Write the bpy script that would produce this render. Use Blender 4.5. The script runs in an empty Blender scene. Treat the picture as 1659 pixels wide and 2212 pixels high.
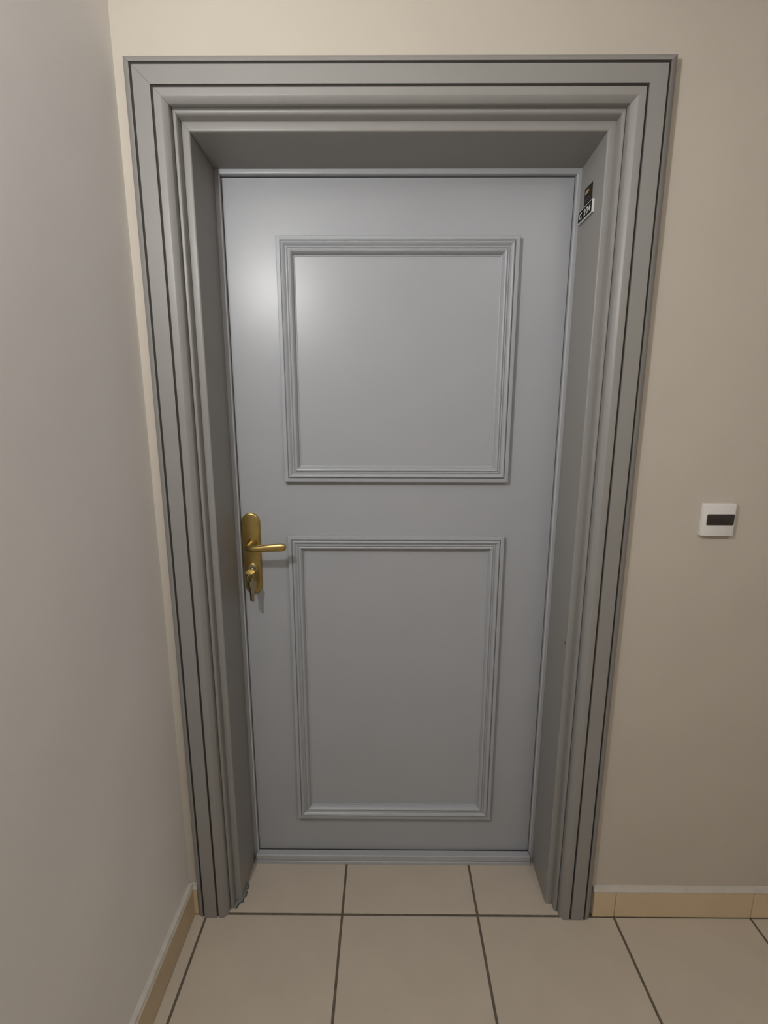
import bpy, bmesh, math, random
from mathutils import Vector, Matrix

random.seed(7)
scene = bpy.context.scene
C = scene.collection

# ------------------------------------------------------------------ camera
F_PX = 1039.65
cam_d = bpy.data.cameras.new('camera')
cam = bpy.data.objects.new('camera', cam_d)
C.objects.link(cam)
cam_d.sensor_fit = 'VERTICAL'
cam_d.sensor_height = 24.0
cam_d.lens = F_PX / 2212.0 * 24.0
cam_d.clip_start = 0.02
_r = Vector((0.99997994, 0.00614275, 0.00154448))
_d = Vector((0.0027122, -0.19491189, -0.98081701))
_f = Vector((-0.00572388, 0.98080152, -0.19492464))
M = Matrix.Identity(4)
for i in range(3):
    M[i][0] = _r[i]; M[i][1] = -_d[i]; M[i][2] = -_f[i]
M.translation = (-0.02647, -1.36327, 1.45234)
cam.matrix_world = M
scene.camera = cam

# ------------------------------------------------------------------ world, lights, exposure
w = bpy.data.worlds.new('world')
scene.world = w
w.use_nodes = True
w.node_tree.nodes['Background'].inputs[0].default_value = (0.9, 0.95, 1.0, 1)
w.node_tree.nodes['Background'].inputs[1].default_value = 0.0

def lamp(name, typ, loc, power, color, size, rot=(0, 0, 0)):
    l = bpy.data.lights.new(name, typ)
    l.energy = power
    l.color = color
    if typ == 'AREA':
        l.shape = 'DISK'; l.size = size
    else:
        l.shadow_soft_size = size
    o = bpy.data.objects.new(name, l)
    o.location = loc
    o.rotation_euler = rot
    C.objects.link(o)
    return o

lamp('wall_lamp_light', 'POINT', (-0.580, -1.20, 2.06), 26.5, (1.0, 0.995, 0.985), 0.024)
lamp('ambient_fill_light', 'AREA', (0.80, -1.75, 2.47), 6.8, (1.0, 0.99, 0.98), 0.5)  # unseen soft fill, added to raise the ambient light

scene.view_settings.view_transform = 'Standard'
scene.view_settings.look = 'None'
scene.view_settings.gamma = 1.0
scene.view_settings.use_curve_mapping = False
scene.view_settings.exposure = -0.06

# ------------------------------------------------------------------ materials
def mat(name, col, rough=0.5, metal=0.0, spec=0.5, var=0.0, vscale=6.0, bump=0.0, bscale=300.0, detail=4.0):
    m = bpy.data.materials.new(name)
    m.use_nodes = True
    nt = m.node_tree
    b = nt.nodes['Principled BSDF']
    b.inputs['Base Color'].default_value = (*col, 1)
    b.inputs['Roughness'].default_value = rough
    b.inputs['Metallic'].default_value = metal
    b.inputs['Specular IOR Level'].default_value = spec
    tc = nt.nodes.new('ShaderNodeTexCoord')
    if var > 0:
        n = nt.nodes.new('ShaderNodeTexNoise')
        n.inputs['Scale'].default_value = vscale
        n.inputs['Detail'].default_value = detail
        nt.links.new(tc.outputs['Object'], n.inputs['Vector'])
        r = nt.nodes.new('ShaderNodeValToRGB')
        r.color_ramp.elements[0].position = 0.3
        r.color_ramp.elements[1].position = 0.7
        r.color_ramp.elements[0].color = (*[c * (1 - var) for c in col], 1)
        r.color_ramp.elements[1].color = (*[min(1, c * (1 + var)) for c in col], 1)
        nt.links.new(n.outputs['Fac'], r.inputs['Fac'])
        nt.links.new(r.outputs['Color'], b.inputs['Base Color'])
    if bump > 0:
        n2 = nt.nodes.new('ShaderNodeTexNoise')
        n2.inputs['Scale'].default_value = bscale
        n2.inputs['Detail'].default_value = 3
        nt.links.new(tc.outputs['Object'], n2.inputs['Vector'])
        bp = nt.nodes.new('ShaderNodeBump')
        bp.inputs['Strength'].default_value = bump
        bp.inputs['Distance'].default_value = 0.001
        nt.links.new(n2.outputs['Fac'], bp.inputs['Height'])
        nt.links.new(bp.outputs['Normal'], b.inputs['Normal'])
    return m

MT = {}
MT['wall_cream'] = mat('cream_wall_paint', (0.545, 0.495, 0.422), 0.75, 0, 0.3, 0.02, 5, 0.12, 350)
MT['wall_grey'] = mat('off_white_wall_paint', (0.86, 0.83, 0.81), 0.7, 0, 0.3, 0.025, 3, 0.12, 350)
MT['ceiling'] = mat('white_ceiling_paint', (0.82, 0.81, 0.80), 0.8, 0, 0.3, 0.01, 4)
MT['leaf'] = mat('satin_grey_door_paint', (0.385, 0.398, 0.420), 0.34, 0, 0.5, 0.012, 8, 0.05, 220)
MT['casing'] = mat('satin_grey_casing_paint', (0.272, 0.263, 0.248), 0.42, 0, 0.45, 0.015, 9, 0.06, 180)
MT['groove'] = mat('groove_shade', (0.035, 0.03, 0.025), 0.8)
MT['brass'] = mat('satin_brass', (0.50, 0.375, 0.14), 0.33, 1.0, 0.5, 0.06, 60)
MT['brass_dark'] = mat('keyway_shadowed_steel', (0.10, 0.09, 0.08), 0.4, 1.0)
MT['nickel'] = mat('worn_nickel', (0.55, 0.52, 0.45), 0.3, 1.0, 0.5, 0.08, 90)
MT['key_brass'] = mat('key_brass', (0.80, 0.70, 0.42), 0.26, 1.0, 0.5, 0.08, 90)
MT['key_dull'] = mat('dull_key_metal', (0.48, 0.43, 0.34), 0.38, 1.0, 0.5, 0.08, 90)
MT['key_dark'] = mat('dark_key_metal', (0.16, 0.13, 0.09), 0.35, 1.0, 0.5, 0.08, 90)
MT['key_olive'] = mat('tarnished_key_brass', (0.24, 0.19, 0.07), 0.4, 1.0, 0.5, 0.08, 90)
MT['tile'] = mat('beige_floor_tile', (0.52, 0.45, 0.36), 0.45, 0, 0.4, 0.035, 9, 0.05, 260, 6)
MT['grout'] = mat('brown_grout', (0.13, 0.108, 0.080), 0.9, 0, 0.2, 0.2, 60)
MT['base_tile'] = mat('tan_skirting_tile', (0.64, 0.51, 0.33), 0.45, 0, 0.4, 0.06, 8)
MT['caulk'] = mat('white_caulk', (0.54, 0.50, 0.44), 0.6, 0, 0.3, 0.05, 40)
MT['plastic'] = mat('white_plastic', (0.74, 0.72, 0.69), 0.35, 0, 0.5)
MT['rocker'] = mat('dark_brown_rocker_plastic', (0.030, 0.023, 0.022), 0.3, 0, 0.5)
MT['black'] = mat('black_plate_print', (0.006, 0.006, 0.006), 0.6, 0, 0.12)
MT['white_print'] = mat('white_plate_print', (0.75, 0.75, 0.73), 0.45)
MT['sticker'] = mat('dark_brown_sticker', (0.026, 0.016, 0.013), 0.6, 0, 0.15)
MT['gold_print'] = mat('gold_sticker_print', (0.42, 0.32, 0.14), 0.5, 0, 0.2)
MT['grey_print'] = mat('mauve_sticker_print', (0.085, 0.065, 0.065), 0.5)
MT['threshold'] = mat('painted_threshold', (0.40, 0.41, 0.43), 0.35, 0, 0.5, 0.02, 10)
MT['arris'] = mat('bright_edge_line', (0.62, 0.64, 0.65), 0.25, 0, 0.5)
MT['smear'] = mat('grey_paint_smear', (0.20, 0.21, 0.21), 0.6, 0, 0.4, 0.15, 60)
MT['chip'] = mat('dark_wood_chip', (0.03, 0.02, 0.012), 0.8)
MT['dark'] = mat('dark_core', (0.02, 0.018, 0.016), 0.9)

# ------------------------------------------------------------------ helpers
def obj(name, verts, faces, m, parent=None, smooth=False, bevel=0.0, seg=2):
    me = bpy.data.meshes.new(name)
    me.from_pydata([tuple(v) for v in verts], [], faces)
    bm = bmesh.new(); bm.from_mesh(me)
    bmesh.ops.recalc_face_normals(bm, faces=bm.faces)
    bm.to_mesh(me); bm.free()
    me.materials.append(MT[m] if isinstance(m, str) else m)
    o = bpy.data.objects.new(name, me)
    C.objects.link(o)
    if parent is not None:
        o.parent = parent
    if smooth:
        for p in me.polygons:
            p.use_smooth = True
    if bevel > 0:
        b = o.modifiers.new('bevel', 'BEVEL')
        b.width = bevel; b.segments = seg; b.limit_method = 'ANGLE'; b.angle_limit = math.radians(35)
        b.harden_normals = False
    return o

def boxvf(x0, x1, y0, y1, z0, z1):
    v = [(x0, y0, z0), (x1, y0, z0), (x1, y1, z0), (x0, y1, z0), (x0, y0, z1), (x1, y0, z1), (x1, y1, z1), (x0, y1, z1)]
    f = [(0, 3, 2, 1), (4, 5, 6, 7), (0, 1, 5, 4), (1, 2, 6, 5), (2, 3, 7, 6), (3, 0, 4, 7)]
    return v, f

def box(name, b, m, parent=None, bevel=0.0, seg=2):
    v, f = boxvf(*b)
    return obj(name, v, f, m, parent, False, bevel, seg)

def boxes(name, bs, m, parent=None):
    V, Fc = [], []
    for b in bs:
        v, f = boxvf(*b); n = len(V)
        V += v; Fc += [tuple(i + n for i in q) for q in f]
    return obj(name, V, Fc, m, parent)

def struct(o, label, cat):
    o['kind'] = 'structure'; o['label'] = label; o['category'] = cat
    return o

def empty(name, loc=(0, 0, 0)):
    o = bpy.data.objects.new(name, None)
    o.location = loc
    o.empty_display_size = 0.05
    C.objects.link(o)
    return o

def rings(name, loops, m, parent=None, closed_ring=True, caps=True, smooth=True):
    """loops: list of equal-length vertex lists, skinned one to the next"""
    n = len(loops[0]); V = [v for l in loops for v in l]; Fc = []
    for a in range(len(loops) - 1):
        for i in range(n if closed_ring else n - 1):
            j = (i + 1) % n
            Fc.append((a * n + i, a * n + j, (a + 1) * n + j, (a + 1) * n + i))
    if caps:
        Fc.append(tuple(reversed(range(n))))
        Fc.append(tuple((len(loops) - 1) * n + i for i in range(n)))
    return obj(name, V, Fc, m, parent, smooth)

def auto_smooth(o, deg=40):
    me = o.data
    for p in me.polygons:
        p.use_smooth = True
    bm = bmesh.new(); bm.from_mesh(me)
    for e in bm.edges:
        if len(e.link_faces) == 2:
            e.smooth = e.calc_face_angle(0) < math.radians(deg)
        else:
            e.smooth = False
    bm.to_mesh(me); bm.free()
    return o

# ------------------------------------------------------------------ key dimensions (metres)
XL = -0.608          # left wall surface
YW = -0.182          # door wall surface
XR = 2.0
YF = -2.35
ZC = 2.50
J0, PITCH, JW = -0.558, 0.4022, 0.0068
YJ = -0.1932

# ------------------------------------------------------------------ room shell
struct(box('wall_left', (XL - 0.12, XL, YF, 0.08, -0.05, ZC), 'wall_grey'), 'plain off-white side wall left of the door', 'wall')
struct(boxes('wall_back', [(XL, -0.530, YW, 0.08, -0.05, ZC), (0.525, XR, YW, 0.08, -0.05, ZC), (-0.530, 0.525, YW, 0.08, 2.14, ZC)], 'wall_cream'),
       'cream painted wall around the grey door', 'wall')
struct(box('wall_right', (XR, XR + 0.12, YF, 0.08, -0.05, ZC), 'wall_cream'), 'cream wall closing the corridor on the right', 'wall')
struct(box('wall_front', (XL - 0.12, XR + 0.12, YF - 0.12, YF, -0.05, ZC), 'wall_cream'), 'cream corridor wall facing the door', 'wall')
struct(box('ceiling', (XL - 0.12, XR + 0.12, YF - 0.12, 0.08, ZC, ZC + 0.1), 'ceiling'), 'white corridor ceiling', 'ceiling')

floor = box('floor', (XL, XR, YF, 0.08, -0.05, -0.0014), 'grout')
struct(floor, 'beige tiled floor with dark brown joints', 'floor')
xs = [XL] + [J0 + PITCH * k for k in range(7)] + [XR]
ys = [0.06] + [YJ - PITCH * k for k in range(6)] + [YF]
def tile(x0, x1, y0, y1):
    o = box('floor_tile', (-(x1 - x0) / 2, (x1 - x0) / 2, -(y1 - y0) / 2, (y1 - y0) / 2, -0.012, 0.0), 'tile', floor, 0.0011, 2)
    o.location = ((x0 + x1) / 2, (y0 + y1) / 2, random.uniform(-0.0003, 0.0))
    return o
h = JW / 2
for r in range(len(ys) - 1):
    for c in range(len(xs) - 1):
        x0 = xs[c] + (h if c else 0.0); x1 = xs[c + 1] - h
        y1 = ys[r] - (h if r else 0.0); y0 = ys[r + 1] + h
        if r == 0:
            x0 = max(x0, -0.505); x1 = min(x1, 0.500)
            y1 = 0.04
        if x1 - x0 < 0.01 or y1 - y0 < 0.01:
            continue
        tile(x0, x1, y0, y1)

# skirting tiles: right of the door, on the door wall
def jag_strip(name, p0, p1, nrm, z0, z1, th, n, parent, wob):
    """a hand-run caulk line along p0->p1 with a wavering lower edge"""
    p0 = Vector(p0); p1 = Vector(p1); nrm = Vector(nrm); loops = []
    for i in range(n + 1):
        p = p0.lerp(p1, i / n)
        lo = z0 + random.uniform(-wob, wob); hi = z1 + random.uniform(-wob * .5, wob * .5)
        loops.append([p + Vector((0, 0, hi)), p + nrm * th * .7 + Vector((0, 0, hi - .001)), p + nrm * th + Vector((0, 0, lo + .002)), p + nrm * th + Vector((0, 0, lo)), p + Vector((0, 0, lo))])
    return rings(name, loops, 'caulk', parent, True, True, False)

BH = 0.093; BT = 0.0145
bb = box('baseboard_right', (0.583, XR, YW - 0.003, YW, 0.0, BH), 'caulk')
struct(bb, 'tan tiled skirting along the wall right of the door', 'skirting')
edges = [0.5845] + [J0 + PITCH * k for k in range(3, 7)] + [XR]
for a, b in zip(edges[:-1], edges[1:]):
    box('skirting_tile', (a + 0.0006, b - 0.0006, YW - BT, YW - 0.002, 0.0015, BH), 'base_tile', bb, 0.0015, 2)
jag_strip('caulk_line', (0.583, YW, 0), (XR, YW, 0), (0, -1, 0), BH - 0.004, BH + 0.006, BT + 0.001, 70, bb, 0.0008)

bl = box('baseboard_left', (XL, XL + 0.003, YF, YW, 0.0, BH), 'caulk')
struct(bl, 'tan tiled skirting along the left wall', 'skirting')
edges = [YW - BT] + [YJ - PITCH * k for k in range(1, 6)] + [YF]
for a, b in zip(edges[:-1], edges[1:]):
    box('skirting_tile', (XL + 0.002, XL + BT + 0.001, b + 0.001, a - 0.001, 0.0015, BH), 'base_tile', bl, 0.0015, 2)
box('skirting_tile', (XL + 0.0025, -0.5815, YW - BT, YW - 0.002, 0.0015, BH - 0.002), 'base_tile', bl, 0.0015, 2)
jag_strip('caulk_line', (XL, YW - .004, 0), (XL, YF, 0), (1, 0, 0), BH - 0.006, BH + 0.007, BT + 0.0015, 110, bl, 0.0016)
jag_strip('caulk_line', (XL + .004, YW, 0), (-0.5808, YW, 0), (0, -1, 0), BH - 0.006, BH + 0.004, BT + 0.0005, 5, bl, 0.0015)

# ------------------------------------------------------------------ casing around the door (trim_1)
def interp(y, tab):
    if y <= tab[0][0]: return tab[0][1]
    for (a, va), (b, vb) in zip(tab[:-1], tab[1:]):
        if y <= b: return va + (vb - va) * (y - a) / (b - a)
    return tab[-1][1]
LW, ZT = 0.45, 2.048
def xl(d, y): return -(LW + d)
def xr(d, y): return LW + d + interp(y, [(-.206, -.006), (-.158, -.006), (-.0141, -.005), (-.0139, -.001)])
def zt(d, y): return ZT + d + interp(y, [(-.206, .0105), (-.18, .0115), (-.158, .007), (-.0141, -.001), (-.0139, 0)])

trim = empty('trim_1', (0, -0.15, 0))
struct(trim, 'grey painted stepped and grooved casing framing the door', 'door frame')

def kid(o):
    """parent to the casing, keeping world placement"""
    o.parent = trim
    o.matrix_parent_inverse = Matrix.Translation((0, 0.15, 0))
    return o

def frame_pieces(name, prof, m, z0=0.0, bev=0.0):
    """prof: closed section as (d, y); gives left post, right post and head, mitred"""
    n = len(prof)
    lo = [(xl(d, y), y, z0) for d, y in prof]; hi = [(xl(d, y), y, zt(d, y)) for d, y in prof]
    kid(auto_smooth(rings(name, [lo, hi], m, None, True, True, False), 36))
    lo = [(xr(d, y), y, z0) for d, y in prof]; hi2 = [(xr(d, y), y, zt(d, y)) for d, y in prof]
    kid(auto_smooth(rings(name, [lo, hi2], m, None, True, True, False), 36))
    hi_gap = [(x + .0005, y, z) for x, y, z in hi]
    kid(auto_smooth(rings(name, [hi_gap, hi2], m, None, True, True, False), 36))

# the architrave with its two dark V grooves
outer = [(.130, YW), (.130, -.1975), (.1285, -.1995), (.1165, -.2055), (.1158, -.2055), (.1158, -.1935), (.1100, -.1935), (.1100, -.2060),
         (.0743, -.2060), (.0743, -.1935), (.0685, -.1935), (.0685, -.2060), (.0545, -.2060), (.0525, -.2052), (.0435, -.1945), (.0430, -.1935), (.0430, YW)]
frame_pieces('casing_board', outer, 'casing')
g1 = [(.1157, -.1934), (.1157, -.2022), (.1101, -.2022), (.1101, -.1934)]  # near-black strips carry the shade inside the grooves as colour
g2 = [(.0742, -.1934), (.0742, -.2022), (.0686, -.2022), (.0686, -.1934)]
frame_pieces('groove_shade_strip', g1, 'groove')
frame_pieces('groove_shade_strip', g2, 'groove')
# inner bead and jamb
bead = [(.060, YW + .0005), (.0432, YW + .0005), (.0425, -.176), (.0418, -.1785), (.0400, -.1800), (.0375, -.1800), (.0350, -.1790), (.0335, -.1765), (.0330, -.1730), (.0330, -.1560), (.060, -.1560)]
frame_pieces('bead_moulding', bead, 'casing')
jamb = [(.060, -.1558), (.0300, -.1580), (.0185, -.1580), (.0165, -.1572), (.0152, -.1555), (.0150, -.1530), (.0128, -.0140), (.060, -.0140)]
frame_pieces('jamb_lining', jamb, 'casing')
# rebated inner frame beside the leaf
inner = [(.060, -.0138), (.0110, -.0138), (.0048, -.0138), (.0030, -.0133), (.0017, -.0121), (.0010, -.0104), (.0008, -.0084), (.0008, .0300), (.060, .0300)]
frame_pieces('inner_frame', inner, 'leaf')

# bright line along the inner frame's two posts, put in as a pale strip
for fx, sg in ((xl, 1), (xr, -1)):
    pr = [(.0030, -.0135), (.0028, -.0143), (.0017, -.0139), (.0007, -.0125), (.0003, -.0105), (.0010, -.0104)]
    kid(auto_smooth(rings('bright_edge_strip', [[(fx(d, y), y, .032) for d, y in pr], [(fx(d, y), y, 2.0475) for d, y in pr]], 'arris', None, True, True, False), 50))

# threshold bar
def prism_x(name, prof, x0, x1, m, parent=None):
    return rings(name, [[(x0, y, z) for y, z in prof], [(x1, y, z) for y, z in prof]], m, parent, True, True, False)
th = kid(prism_x('threshold_bar', [(-.006, .012), (-.006, .0305), (-.0255, .0312), (-.0278, .0300), (-.0288, .0275), (-.0292, .0130), (-.0270, .0120)], -.4545, .4475, 'threshold'))
th2 = kid(prism_x('threshold_plate', [(.020, .0003), (.020, .0105), (-.0290, .0105), (-.0306, .0095), (-.0312, .0003)], -.4575, .4500, 'threshold'))

# paint smear where the left post meets the floor, and a chip in the right jamb
def blob(name, base, m, hgt):
    top = [(x + 0.0015, y, random.uniform(.35, 1) * hgt) for x, y in base]
    bot = [(x + random.uniform(.004, .012), y - random.uniform(0, .004), 0.0004) for x, y in base]
    back = [(x - .007, y + .003, 0.0004) for x, y in base]
    return rings(name, [list(q) for q in zip(back, top, bot)], m, None, True, True, True)
smear_path = [(-.4830, -.1790), (-.4822, -.1710), (-.4800, -.1625), (-.4735, -.1595), (-.4675, -.1575)] + [(-.4655 + .0001 * k, -.151 + .0065 * k) for k in range(9)]
sm = kid(blob('paint_smear', [(x + random.uniform(-.0005, .0015), y) for x, y in smear_path], 'smear', .010))
chp = []
for i in range(7):
    t = i / 6; s = math.sin(math.pi * t) * .0016 + .0002
    y = -.1460 - .0012 * math.sin(math.pi * t); z = .843 + .012 * t
    x = .4592
    chp.append([(x - .0005, y - s, z), (x - .0005, y + s, z), (x + .001, y + s, z), (x + .001, y - s, z)])
kid(rings('paint_chip', chp, 'chip', None, True, True, False))

# ------------------------------------------------------------------ the door
door = empty('door_1', (0, 0, 0.026))
struct(door, 'grey painted flush door with two moulded panel frames and brass handle', 'door')
def dk(o, parent=None):
    o.parent = door
    o.matrix_parent_inverse = Matrix.Translation((0, 0, -0.026))
    return o
dk(box('leaf', (-.4494, .4482, 0.0, .040, .0265, 2.0470), 'leaf', None, 0.0012, 2))
MP = [(0, 0), (0, .0118), (.0012, .0130), (.0098, .0136), (.0108, .0130), (.0112, .0104), (.0124, .0104), (.0130, .0135), (.0145, .0152), (.0170, .0158), (.0195, .0148), (.0220, .0122),
      (.0240, .0106), (.0252, .0106), (.0258, .0122), (.0275, .0132), (.0292, .0122), (.0298, .0104), (.0308, .0104), (.0314, .0122), (.0335, .0130), (.0365, .0122), (.0395, .0092), (.0415, .0050), (.0425, .0018), (.0455, .0012), (.0458, 0)]
def panel(x0, x1, z0, z1):
    def corner(sx, sz):
        return [((x0 + u) if sx < 0 else (x1 - u), -hh * 1.28, (z0 + u) if sz < 0 else (z1 - u)) for u, hh in MP]
    a, b, c, d = corner(-1, -1), corner(1, -1), corner(1, 1), corner(-1, 1)
    for p, q in ((a, b), (b, c), (c, d), (d, a)):
        o = rings('panel_moulding', [p, q], 'leaf', None, True, True, False)
        auto_smooth(o, 32)
        dk(o)
panel(-.3146, .3146, 1.2700, 1.9075)
panel(-.3130, .3135, .1612, 1.1125)

# handle plate: long stadium with softened edge
PX, PZ0, PZ1, PW = -.4205, .934, 1.179, .0265
def stadium(inset, y, n=14):
    r = PW - inset; pts = []
    for i in range(n + 1):
        a = math.pi * i / n
        pts.append((PX + r * math.cos(a), y, PZ1 - PW + r * math.sin(a)))
    for i in range(n + 1):
        a = math.pi + math.pi * i / n
        pts.append((PX + r * .96 * math.cos(a), y, PZ0 + PW + r * math.sin(a)))
    return pts
plate = dk(auto_smooth(rings('handle_plate', [stadium(0, -.0002), stadium(0, -.0052), stadium(.0006, -.0070), stadium(.0020, -.0084), stadium(.0045, -.0090)], 'brass'), 50))
plate['label'] = 'long rounded satin brass handle plate'
def sweep(name, path, m, n=16, parent=None):
    """path: list of (centre, radius_a, radius_b, up) ; elliptical sections"""
    loops = []
    for i, (c, ra, rb) in enumerate(path):
        c = Vector(c)
        p = Vector(path[max(0, i - 1)][0]); q = Vector(path[min(len(path) - 1, i + 1)][0])
        t = (q - p).normalized()
        up = Vector((0, 0, 1))
        s = t.cross(up).normalized(); u = s.cross(t).normalized()
        loops.append([c + u * (ra * 1.1 * math.cos(2 * math.pi * k / n)) + s * (rb * math.sin(2 * math.pi * k / n)) for k in range(n)])
    return rings(name, loops, m, parent, True, True, True)

ex, ey = -.4190, -.0700
path = [((-.4185, -.0085, 1.0875), .0150, .0150), ((-.4185, -.0105, 1.0875), .0128, .0128), ((-.4185, -.0150, 1.0875), .0102, .0102), ((-.4185, -.0260, 1.0878), .0088, .0088), ((-.4185, -.0420, 1.0882), .0083, .0083),
        ((-.4182, -.0560, 1.0886), .0081, .0080), ((-.4165, -.0650, 1.0890), .0080, .0078), ((-.4120, -.0722, 1.0895), .0079, .0076), ((-.4040, -.0762, 1.0902), .0079, .0072),
        ((-.3900, -.0785, 1.0915), .0081, .0068), ((-.3700, -.0795, 1.0930), .0088, .0066), ((-.3500, -.0800, 1.0945), .0096, .0065), ((-.3300, -.0802, 1.0958), .0103, .0064),
        ((-.3180, -.0802, 1.0964), .0103, .0063), ((-.3110, -.0800, 1.0967), .0094, .0058), ((-.3070, -.0798, 1.0968), .0074, .0046), ((-.3050, -.0797, 1.0968), .0042, .0026), ((-.3045, -.0797, 1.0968), .0010, .0008)]
lever = sweep('lever', path, 'brass', 18)
lever.parent = plate

def disc_y(name, c, rs, m, n=28):
    """lathe about the y axis: rs list of (radius, y)"""
    loops = [[(c[0] + r * math.cos(2 * math.pi * k / n), y, c[1] + r * math.sin(2 * math.pi * k / n)) for k in range(n)] for r, y in rs]
    return auto_smooth(rings(name, loops, m), 45)
LCX, LCZ = -.4205, 1.0150
ring = disc_y('lock_rosette', (LCX, LCZ), [(.0142, -.0088), (.0140, -.0130), (.0132, -.0152), (.0120, -.0160), (.0110, -.0155), (.0102, -.0120)], 'key_brass')
ring.parent = plate
cyl = disc_y('lock_cylinder', (LCX, LCZ), [(.0098, -.0100), (.0098, -.0128), (.0090, -.0136), (.0010, -.0136)], 'key_dull')
cyl.parent = plate
kw = box('keyway', (LCX - .0055, LCX + .0055, -.0138, -.0130, LCZ - .0020, LCZ + .0026), 'brass_dark')
kw.parent = plate

# ------------------------------------------------------------------ keys
def extrude_outline(name, pts, holes, th, m, parent):
    """flat key part in its local x/z plane, thickness along y; one slot hole allowed"""
    cu = bpy.data.curves.new(name, 'CURVE'); cu.dimensions = '2D'; cu.fill_mode = 'BOTH'
    for loop in [pts] + holes:
        s = cu.splines.new('POLY'); s.points.add(len(loop) - 1); s.use_cyclic_u = True
        for p, (a, b) in zip(s.points, loop):
            p.co = (a, b, 0, 1)
    cu.extrude = th / 2; cu.bevel_depth = 0.0002; cu.bevel_resolution = 1
    tmp = bpy.data.objects.new('tmp', cu); C.objects.link(tmp)
    dg = bpy.context.evaluated_depsgraph_get()
    me = bpy.data.meshes.new_from_object(tmp.evaluated_get(dg))
    bpy.data.objects.remove(tmp)
    me.transform(Matrix.Rotation(math.pi / 2, 4, 'X'))
    me.name = name
    me.materials.clear(); me.materials.append(MT[m])
    o = bpy.data.objects.new(name, me); C.objects.link(o); o.parent = parent
    return o
def arc(cx, cz, rx, rz, a0, a1, n):
    return [(cx + rx * math.cos(math.radians(a0 + (a1 - a0) * i / n)), cz + rz * math.sin(math.radians(a0 + (a1 - a0) * i / n))) for i in range(n + 1)]
SLOT = arc(0, -.0052, .0030, .0016, 0, 340, 12)
def make_key(label, loc, rot, bow_m, blade_m, bw=.0115, bl=.026, blade=.030):
    """origin at the hanging hole; blade points to local -z"""
    k = empty('key', loc); k.rotation_euler = rot
    k['label'] = label; k['category'] = 'key'; k['group'] = 'keys in the brass lock'
    out = arc(0, -.0085, bw, .0100, 0, 180, 14) + [(-bw * .98, -.013), (-bw * .72, -.0195), (-.0052, -bl), (.0052, -bl), (bw * .72, -.0195), (bw * .98, -.013)]
    extrude_outline('bow', out, [SLOT], .0022, bow_m, k)
    z = -bl + .001; L = blade
    teeth = [(-.0042, z), (.0042, z)]
    for i in range(7):
        zz = z - .004 - (L - .006) * (i + .5) / 7
        teeth += [(.0042 - (.0016 if i % 2 else .0004), zz + .0012), (.0042 - (.0004 if i % 2 else .0016), zz - .0012)]
    teeth += [(.0018, z - L + .0016), (0, z - L), (-.0026, z - L + .0014), (-.0042, z - L + .004)]
    extrude_outline('blade', teeth, [], .0017, blade_m, k)
    return k
# key standing in the lock: blade runs into the cylinder (+y), bow held flat
k1 = make_key('brass key pushed into the lock, its bow lying level', (-.4200, -.0490, 1.0122), (0, 0, 0), 'key_brass', 'nickel', .0135, .0235, .012)
k1.matrix_world = Matrix.Translation((-.4215, -.0500, 1.0085)) @ Matrix.Rotation(math.radians(101), 4, 'X') @ Matrix.Rotation(math.radians(-6), 4, 'Y')
def torus(name, R, r, m, parent=None, n=28, k=8):
    loops = [[((R + r * math.cos(2 * math.pi * j / k)) * math.cos(2 * math.pi * i / n), r * math.sin(2 * math.pi * j / k), (R + r * math.cos(2 * math.pi * j / k)) * math.sin(2 * math.pi * i / n)) for j in range(k)] for i in range(n)]
    V = [v for l in loops for v in l]; Fc = []
    for i in range(n):
        for j in range(k):
            a, b = (i + 1) % n, (j + 1) % k
            Fc.append((i * k + j, i * k + b, a * k + b, a * k + j))
    return obj(name, V, Fc, m, parent, True)
kr = torus('key_ring', .0098, .0008, 'nickel')
kr.location = (-.4165, -.0525, .9995); kr.rotation_euler = (0, 0, math.radians(52))
kr['label'] = 'small wire key ring hanging from the key in the lock'; kr['category'] = 'key ring'
make_key('dull grey key with a slotted bow, hanging frontmost from the ring', (-.4070, -.0600, .9925), (0, math.radians(2), math.radians(46)), 'key_dull', 'key_dull', .0105, .026, .039)
make_key('dark key hanging edge-on between two other keys on the ring', (-.4120, -.0560, .9915), (0, 0, math.radians(74)), 'key_dull', 'key_dark', .0100, .026, .039)
make_key('dark brass key hanging leftmost on the ring, below the lock', (-.4165, -.0530, .9935), (0, math.radians(-1), math.radians(66)), 'key_olive', 'key_dark', .0105, .025, .041)

# ------------------------------------------------------------------ wall switch right of the door
sw = empty('wall_switch', (.796, YW, 1.2015))
sw['label'] = 'white square wall switch with dark rocker, right of the door'; sw['category'] = 'switch'
def plate_y(name, hw, hh, y0, y1, cx, cz, m, parent, bev, r=.003):
    def loop(ins, y):
        pts = []
        for sx, sz, a0 in ((1, 1, 0), (-1, 1, 90), (-1, -1, 180), (1, -1, 270)):
            for i in range(5):
                a = math.radians(a0 + 22.5 * i)
                pts.append((cx + sx * (hw - r) + (r - ins) * math.cos(a), y, cz + sz * (hh - r) + (r - ins) * math.sin(a)))
        return pts
    return auto_smooth(rings(name, [loop(0, y0), loop(0, y1 + bev), loop(bev * .35, y1 + bev * .35), loop(bev, y1)], m, parent), 45)
plate_y('cover_plate', .0395, .0410, -.0002, -.0125, 0, 0, 'plastic', sw, .0018)
plate_y('rocker_bezel', .0356, .0158, -.0120, -.0128, .0028, .0012, 'plastic', sw, .0004)
plate_y('rocker', .0338, .0138, -.0122, -.0138, .0028, .0012, 'rocker', sw, .0008, .0028)

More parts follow.
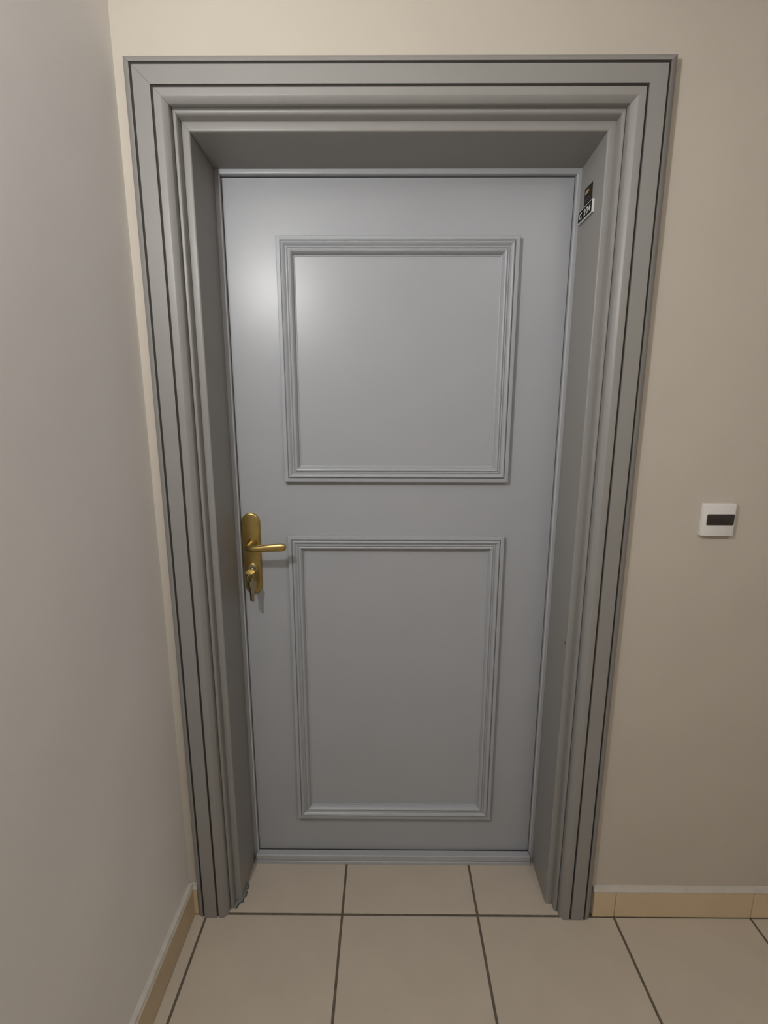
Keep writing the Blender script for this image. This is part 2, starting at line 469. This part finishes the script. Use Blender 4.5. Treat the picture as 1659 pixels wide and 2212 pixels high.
# ------------------------------------------------------------------ number plate and sticker on the right jamb
def jamb_x(y):   # jamb surface at depth y
    d = .0150 + (.0128 - .0150) * (y + .153) / (.139)
    return xr(d, y)
def text_mesh(name, s, size, m, parent, off=0.0):
    cu = bpy.data.curves.new(name, 'FONT'); cu.body = s; cu.size = size
    cu.align_x = 'CENTER'; cu.align_y = 'CENTER'; cu.extrude = .00015; cu.offset = off; cu.resolution_u = 4; cu.space_character = 1.12
    tmp = bpy.data.objects.new('tmp', cu); C.objects.link(tmp)
    dg = bpy.context.evaluated_depsgraph_get()
    me = bpy.data.meshes.new_from_object(tmp.evaluated_get(dg))
    bpy.data.objects.remove(tmp)
    me.name = name; me.materials.clear(); me.materials.append(MT[m])
    o = bpy.data.objects.new(name, me); C.objects.link(o); o.parent = parent
    return o
# local frame on the jamb: local x runs towards the room (-y world)... text reads from the door outwards
tilt = math.atan((jamb_x(-.1) - jamb_x(-.03)) / -.07)
def jamb_frame(name, y, z):
    e = empty(name)
    R = Matrix(((0, 0, -1, 0), (-1, 0, 0, 0), (0, 1, 0, 0), (0, 0, 0, 1)))   # local x -> -Y, local y -> +Z, local z -> -X
    e.matrix_world = Matrix.Translation((jamb_x(y), y, z)) @ Matrix.Rotation(-tilt, 4, 'Z') @ R
    return e
def slab(name, hw, hh, z0, z1, m, parent, cx=0, cy=0, bev=0.0):
    o = box(name, (cx - hw, cx + hw, cy - hh, cy + hh, z0, z1), m, parent, bev, 2)
    return o
npl = jamb_frame('number_plate', -.0695, 1.9400)
npl['label'] = 'small black number plate with white C 204 on the right jamb'; npl['category'] = 'number plate'
slab('backing', .0425, .0145, -.0004, .0050, 'white_print', npl, 0, 0, .0008)
slab('black_face', .0395, .0122, .0049, .0054, 'black', npl, 0, 0)
tx = text_mesh('lettering', 'C 204', .0190, 'white_print', npl, .00035)
tx.location = (0, -.0008, .0055); tx.scale = (1.30, 1.05, 1)
stk = jamb_frame('sticker', -.0705, 1.9765)
stk['label'] = 'dark brown square sticker with gold mark above the number plate'; stk['category'] = 'sticker'
slab('sticker_film', .0225, .0215, -.0001, .0004, 'sticker', stk)
def poly(name, pts, z, m, parent):
    n = len(pts)
    return rings(name, [[(a, b, z) for a, b in pts], [(a, b, z + .0002) for a, b in pts]], m, parent, True, True, False)
poly('gold_mark', [(-.0195, .0080), (-.0150, .0075), (-.0060, .0072), (.0010, .0078), (.0060, .0105), (.0055, .0130), (.0005, .0112), (-.0020, .0108), (-.0040, .0150), (-.0130, .0155), (-.0185, .0125)], .0004, 'gold_print', stk)
poly('print_line', [(-.017, -.0060), (.010, -.0040), (.010, -.0068), (-.017, -.0090)], .0004, 'grey_print', stk)
